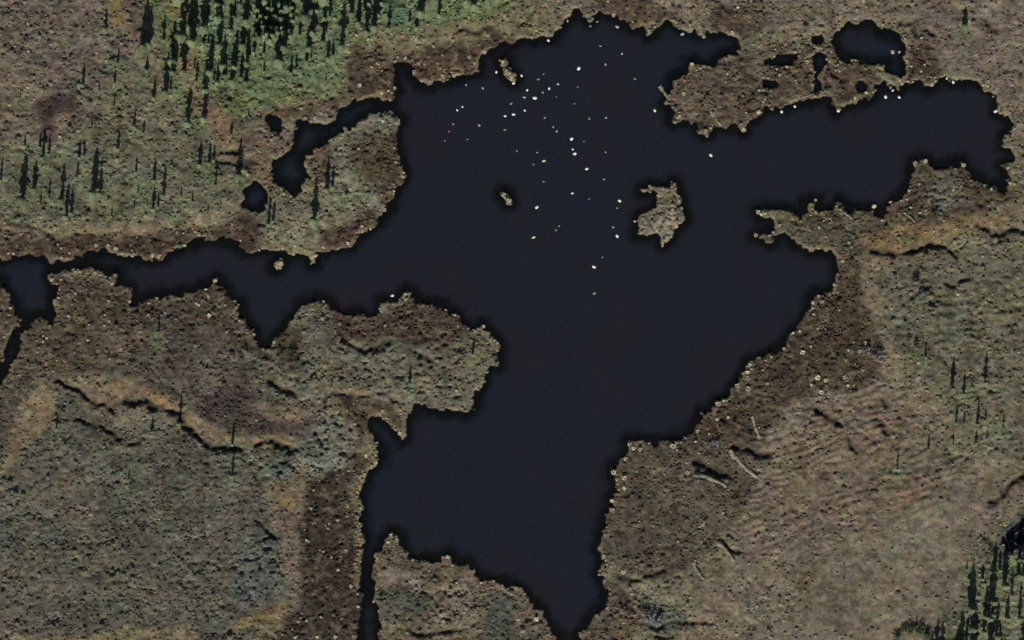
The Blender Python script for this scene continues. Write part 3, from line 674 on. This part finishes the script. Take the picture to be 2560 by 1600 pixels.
TUSSOCKS = [(987,220),(979,233),(975,249),(1037,180),(1046,160),(1106,190),(1055,201),(1135,189),(1174,143),(1186,159),(944,161),(994,144),(1013,146),
(1211,130),(996,300),(957,304),(762,295),(788,296),(899,214),(955,233),(1534,38),(1624,82),(1830,82),(1730,161),(1772,169),(1764,328),(1687,306),
(1896,280),(1709,235),(1859,324),(2232,130),(2248,130),(2166,233),(2137,246),(2277,167),(2470,204),(2330,212),(241,614),(271,613),(290,622),(304,635),
(381,638),(399,638),(497,585),(130,699),(288,688),(538,702),(175,633),(34,635),(138,752),(324,754),(392,747),(524,789),(587,754),(1261,488),(1272,502),
(780,646),(870,609),(905,567),(926,572),(1005,442),(961,524),(696,657),(1013,736),(955,778),(1114,776),(1137,789),(809,754),(809,620),(2288,408),
(2314,403),(2409,413),(2519,420),(2039,500),(2185,516),(2253,503),(2046,741),(2032,757),(2055,754),(2087,712),(2478,474),(1924,590),(1982,833),
(1999,829),(2006,881),(1960,871),(2044,944),(2063,951),(2028,964),(2052,981),(2163,858),(2147,879),(2110,943),(1875,912),(1869,931),(1870,945),
(1843,964),(1870,972),(1795,1010),(1792,1049),(1744,1078),(1574,1110),(1584,1120),(1600,1123),(1624,1110),(1682,1115),(1690,1107),(1563,1147),
(1534,1181),(1560,1194),(1719,1181),(1560,1221),(1530,1252),(1530,1275),(1531,1406),(1558,1430),(1510,1390),(1518,1520),(1492,1539),(1341,1547),
(1296,1549),(1306,1578),(1756,1312),(778,1271),(902,1271),(823,1310),(846,1426),(878,1465),(746,1554),(767,1552),(838,1592),(793,1592),(977,1338),
(992,1348),(971,1356),(944,1396),(934,1504),(1119,1393),(1132,1414),(1256,1465),(868,1266),(889,1417),(939,1157),(915,1139),(942,1107),(1000,1083),
(957,1028),(1243,858),(1243,906),(685,856),(1209,816),(1185,826),(1257,155),(1266,178),(1280,195),(1610,477),(1896,530),(1890,588)]
def shore_where(px, py):
    if 1240 < px < 1295 and py < 520: return 'on the small islets in open water'
    if px < 620 and py < 665: return 'on the brown bank above the west channel'
    if px < 660 and py > 665 and py < 1000: return 'on the ragged bank below the west channel'
    if px < 1030 and 260 < py < 665: return 'round the western peninsula'
    if px < 1300 and py < 260: return 'on the brown north-west shore'
    if px < 1300 and 665 <= py < 950: return 'on the blunt peninsula left of the pond'
    if px < 1060 and 950 <= py < 1200: return 'by the little south-west cove'
    if px < 915 and py >= 1200: return 'on the dark strip left of the straight ditch'
    if px < 1480 and py >= 1200: return 'on the bottom headland between ditch and pond'
    if px < 1700 and py < 120: return 'on the top shore of the pond'
    if px < 1920 and py < 350: return 'round the north-east headland'
    if py < 300: return 'by the pools at upper right'
    if py < 620: return 'along the eastern arm of the pond'
    if py < 890: return 'on the upper east shore'
    if py < 1090: return 'on the straight south-east shore'
    if py < 1320: return 'round the dark southern bay corner'
    return 'at the southern outlet bank'
items = []
for i, (px, py) in enumerate(TUSSOCKS):
    x0, y0 = PX(px, py); sz = random.uniform(.42, .72) * (1.25 if px > 1500 and 880 < py < 1300 else 1)
    o = add('grass_tussock', TUS[i % 4], None, (x0, y0, max(-.02, z_at(px, py) - .05)), random.uniform(0, 6.28), (sz, sz, sz * random.uniform(.8, 1.2)))
    items.append((px, py, o, None))
label_row(items, 'pale straw grass tussock', 'tussock', shore_where, 'pale tussocks along the shores')

# ------------------------------------------------------------------ pale and tinted flecks, added as small blobs on the water surface
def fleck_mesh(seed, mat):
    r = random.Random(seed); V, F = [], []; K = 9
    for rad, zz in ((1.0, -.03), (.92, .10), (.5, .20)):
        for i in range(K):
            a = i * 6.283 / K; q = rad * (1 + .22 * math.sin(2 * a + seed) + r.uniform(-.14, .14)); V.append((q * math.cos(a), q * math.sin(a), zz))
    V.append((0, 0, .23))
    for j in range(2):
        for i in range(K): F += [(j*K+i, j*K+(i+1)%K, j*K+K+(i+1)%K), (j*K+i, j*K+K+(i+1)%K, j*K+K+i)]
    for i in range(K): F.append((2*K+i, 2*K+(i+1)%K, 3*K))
    return mesh_np('water_fleck', V, F, mat)
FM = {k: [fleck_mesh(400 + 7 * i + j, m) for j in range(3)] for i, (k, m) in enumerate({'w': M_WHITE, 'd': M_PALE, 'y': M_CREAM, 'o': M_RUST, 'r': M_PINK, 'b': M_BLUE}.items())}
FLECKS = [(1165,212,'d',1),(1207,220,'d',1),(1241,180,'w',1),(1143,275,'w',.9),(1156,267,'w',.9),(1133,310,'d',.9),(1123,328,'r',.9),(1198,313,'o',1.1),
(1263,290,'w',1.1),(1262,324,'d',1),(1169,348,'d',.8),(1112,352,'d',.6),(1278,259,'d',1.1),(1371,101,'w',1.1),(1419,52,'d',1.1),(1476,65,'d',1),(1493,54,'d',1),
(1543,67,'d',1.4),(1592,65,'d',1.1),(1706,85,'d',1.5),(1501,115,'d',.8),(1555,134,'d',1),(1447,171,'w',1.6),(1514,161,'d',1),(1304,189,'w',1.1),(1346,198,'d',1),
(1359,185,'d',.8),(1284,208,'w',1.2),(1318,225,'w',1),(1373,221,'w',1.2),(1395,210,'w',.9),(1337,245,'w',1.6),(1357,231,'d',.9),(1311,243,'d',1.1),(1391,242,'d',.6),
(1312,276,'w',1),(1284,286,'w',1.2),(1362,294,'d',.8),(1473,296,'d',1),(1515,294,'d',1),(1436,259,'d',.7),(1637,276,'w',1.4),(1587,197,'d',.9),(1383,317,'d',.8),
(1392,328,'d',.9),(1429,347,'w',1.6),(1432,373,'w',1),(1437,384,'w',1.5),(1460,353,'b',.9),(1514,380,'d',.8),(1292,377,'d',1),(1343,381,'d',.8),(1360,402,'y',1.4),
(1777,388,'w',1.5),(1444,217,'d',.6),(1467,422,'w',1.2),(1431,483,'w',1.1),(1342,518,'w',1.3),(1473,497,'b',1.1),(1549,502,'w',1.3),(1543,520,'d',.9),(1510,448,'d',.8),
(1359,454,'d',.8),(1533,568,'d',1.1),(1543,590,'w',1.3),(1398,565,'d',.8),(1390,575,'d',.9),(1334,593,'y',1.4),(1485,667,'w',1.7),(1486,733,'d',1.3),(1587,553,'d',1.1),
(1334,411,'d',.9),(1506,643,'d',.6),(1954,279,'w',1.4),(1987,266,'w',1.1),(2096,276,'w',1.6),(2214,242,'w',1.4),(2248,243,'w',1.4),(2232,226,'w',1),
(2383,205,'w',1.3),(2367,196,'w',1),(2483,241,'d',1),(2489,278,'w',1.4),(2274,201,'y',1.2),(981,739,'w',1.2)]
def fleck_where(px, py):
    if px > 1880: return 'off the shore of the eastern arm'
    if px < 1000: return 'off the blunt peninsula left of the pond'
    if py < 125: return 'close under the top shore'
    if py < 262: return 'in the upper pond' if px > 1265 else 'near the small north islet'
    if py < 340: return 'in the upper middle of the pond'
    if py < 440: return 'in the open water above the island'
    if py < 540: return 'in the open water left of the island'
    return 'in the central pond below the island'
FD = {'w': 'small white fleck', 'd': 'tiny grey fleck', 'y': 'cream fleck', 'o': 'orange fleck', 'r': 'pink fleck', 'b': 'dim blue fleck'}
items = []
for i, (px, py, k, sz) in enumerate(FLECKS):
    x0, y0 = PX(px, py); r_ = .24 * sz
    o = add('water_fleck', FM[k][i % 3], None, (x0, y0, .005), random.uniform(0, 6.28), (r_, r_ * random.uniform(.7, 1.05), r_))
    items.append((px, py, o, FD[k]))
label_row(items, None, 'fleck', fleck_where, 'flecks on the pond')

# ------------------------------------------------------------------ shrubs
def shrub_mesh(seed, mat, n=260):
    r = random.Random(seed); V, F = [], []
    lobes = [(r.uniform(-.55, .55), r.uniform(-.55, .55), r.uniform(.35, .6), r.uniform(.3, .5)) for _ in range(7)]
    for _ in range(n):
        lx, ly, lz, lr = r.choice(lobes)
        d_ = Vector((r.gauss(0, 1), r.gauss(0, 1), r.gauss(.3, 1))).normalized()
        c = Vector((lx, ly, lz)) + d_ * lr * r.uniform(.6, 1.05)
        if c.z < .02: c.z = .02
        u = d_.orthogonal().normalized(); v_ = d_.cross(u); a = r.uniform(0, 6.28); sz = r.uniform(.06, .13)
        e1 = (u * math.cos(a) + v_ * math.sin(a)) * sz; e2 = (v_ * math.cos(a) - u * math.sin(a)) * sz * .7
        k = len(V); V += [tuple(c - e1), tuple(c + e2), tuple(c + e1 + d_ * .03), tuple(c - e2)]; F.append((k, k+1, k+2, k+3))
    return mesh_np('foliage', V, F, mat)
def stem_mesh():
    V, F = [], []
    r = random.Random(5)
    for k in range(5):
        a = k * 1.257 + .3; tx, ty, tz = .5 * math.cos(a), .5 * math.sin(a), .55
        n = len(V)
        for (cx, cy, cz, rr) in ((0, 0, -.1, .04), (tx, ty, tz, .015)):
            for i in range(4): V.append((cx + rr * math.cos(i * 1.571), cy + rr * math.sin(i * 1.571), cz))
        for i in range(4): F.append((n+i, n+(i+1)%4, n+4+(i+1)%4, n+4+i))
    return mesh_np('stem', V, F, M_BARK)
SH = {'g': [shrub_mesh(500 + k, M_SHRUB) for k in range(3)], 'd': [shrub_mesh(510 + k, M_BUSH) for k in range(3)]}
STEM = stem_mesh()
SHRUBS = [(2165,880,'g',1.5,'grey-green shrub by the tan strip east of the pond'),(2195,895,'g',1.6,'larger grey shrub with black shadow east of the pond'),
(2285,715,'g',1.6,'pale grey shrub on the tan flat right of the east shore'),(2300,735,'g',1.2,'small grey shrub just below the pale one right of east shore'),
(1622,1540,'g',1.8,'slate grey shrub patch near the southern outlet, left one'),(1650,1552,'g',1.7,'slate grey shrub patch near the southern outlet, right one'),
(2245,1592,'d',1.2,'dark bush at bottom edge, leftmost of four'),(2268,1580,'d',1.6,'dark bush at bottom edge, second of four'),
(2292,1574,'d',1.7,'dark bush at bottom edge, third of four'),(2312,1588,'d',1.5,'dark bush at bottom edge, rightmost of four'),
(2340,535,'d',1.3,'dark low bush on the promontory by the eastern arm'),(1740,1195,'g',1.3,'pale green shrub behind the dark southern bay corner'),
(1790,1110,'g',1.2,'grey-green shrub beside the black hollow, south-east shore'),(700,880,'d',1.1,'dark bush at head of the small bay, blunt peninsula'),
(735,885,'d',1.3,'larger dark bush near the small bay, blunt peninsula'),(2268,845,'d',1.0,'small dark bush on the tan strip near right heath'),
(2285,860,'d',1.0,'small dark bush beside its twin near right heath')]
for i, (px, py, k, sz, lab) in enumerate(SHRUBS):
    x0, y0 = PX(px, py); root = bpy.data.objects.new('low_shrub', None); COL.objects.link(root)
    root.location = (x0, y0, z_at(px, py) - .05); root.rotation_euler = (0, 0, random.uniform(0, 6.28)); root.scale = (sz, sz, sz * .8)
    add('foliage', SH[k][i % 3], root); add('stem', STEM, root); tag(root, lab, 'shrub', 'low shrubs on the bog')

# ------------------------------------------------------------------ fallen logs, and south-east grass ridges modelled as logs
def log(px0, py0, px1, py1, rad, mat, lab, seed):
    r = random.Random(seed); a = Vector(PX(px0, py0)); b = Vector(PX(px1, py1)); dv = b - a; L = dv.length
    za = max(.03, z_at(px0, py0)) + rad * .35; zb = max(.03, z_at(px1, py1)) + rad * .35
    n = 12; V, F = [], []
    for j in range(n):
        u = j / (n - 1); rr = rad * (1 - .35 * u) * r.uniform(.5, 1.15); bend = .06 * L * math.sin(3.1 * u + seed) + r.uniform(-.3, .3) * rad
        for i in range(8):
            q = i * .785; V.append((L * (u - .5), bend + rr * math.cos(q) * r.uniform(.9, 1.9), (za + (zb - za) * u) - (za + zb) / 2 + rr * math.sin(q) * r.uniform(.35, .75)))
    for j in range(n - 1):
        for i in range(8): F.append((j*8+i, j*8+(i+1)%8, j*8+8+(i+1)%8, j*8+8+i))
    for j, sgn in ((0, 1), (n - 1, -1)):
        V.append((sum(V[j*8+i][0] for i in range(8)) / 8, sum(V[j*8+i][1] for i in range(8)) / 8, sum(V[j*8+i][2] for i in range(8)) / 8))
        c = len(V) - 1
        for i in range(8): F.append((j*8+i, j*8+(i+1)%8, c, c) if False else (j*8+i, j*8+(i+1)%8, c, j*8+i))
    quads = [q for q in F if len(set(q)) == 4]; tris = [q[:3] for q in F if len(set(q)) < 4]
    allf = [(q[0], q[1], q[2]) for q in quads] + [(q[0], q[2], q[3]) for q in quads] + tris
    me = mesh_np('log_or_ridge', V, allf, mat)
    mid = (a + b) / 2
    o = add('log_or_ridge', me, None, (mid.x, mid.y, (za + zb) / 2), math.atan2(dv.y, dv.x))
    tag(o, lab, 'log', 'fallen logs')
LOGS = [(1735,1186,1815,1216,.36,M_WOOD_GRASS,'pale mossy log lying below the black hollow, southern bay corner'),
(1790,1357,1838,1400,.34,M_WOOD_GRASS,'pale curved log where brown bog meets the tan slope'),
(1648,217,1672,243,.34,M_WOOD_GRASS,'pale yellow log jutting into the water, west of north-east headland'),
(1777,278,1806,314,.26,M_WOOD_GRASS,'pale thin log on the lower edge of north-east headland'),
(1751,62,1760,96,.30,M_WOOD_GRASS,'short pale log dipping into the water at the top shore'),
(2033,114,2055,124,.34,M_WOOD_GRASS,'short pale log at the top of the narrow triangular pool'),
(2066,146,2100,182,.26,M_WOOD_GRASS,'pale log between the narrow pool and the large pool'),
(2000,247,2066,236,.24,M_WOOD_GRASS,'long thin log along the bank below the narrow pool'),
(1876,1044,1902,1096,.34,M_WOOD_GRASS,'pale log standing out on the dark south-east bank'),
(1822,1128,1896,1192,.42,M_WOOD_GRASS,'long pale log slanting over the tan and brown ground'),
(1735,1406,1757,1448,.34,M_WOOD_GRASS,'pale log on the brown ground east of the outlet'),
(2092,512,2128,550,.30,M_WOOD_GRASS,'grey log slanting beside a dark gap on the eastern neck'),
(2261,532,2284,556,.24,M_WOOD_GRASS,'thin log on the dark promontory by the eastern arm'),
(2518,1328,2556,1288,.11,M_GREYWOOD,'silver dead trunk across the dark pool, upper one'),
(2538,1338,2570,1310,.11,M_GREYWOOD,'silver dead trunk across the dark pool, right one'),
(2502,1306,2529,1370,.11,M_GREYWOOD,'silver dead trunk leaning across the dark pool, steepest one'),
(2526,1348,2556,1368,.11,M_GREYWOOD,'silver dead trunk at the lower end of the dark pool')]
for i, a in enumerate(LOGS): log(*a, i)
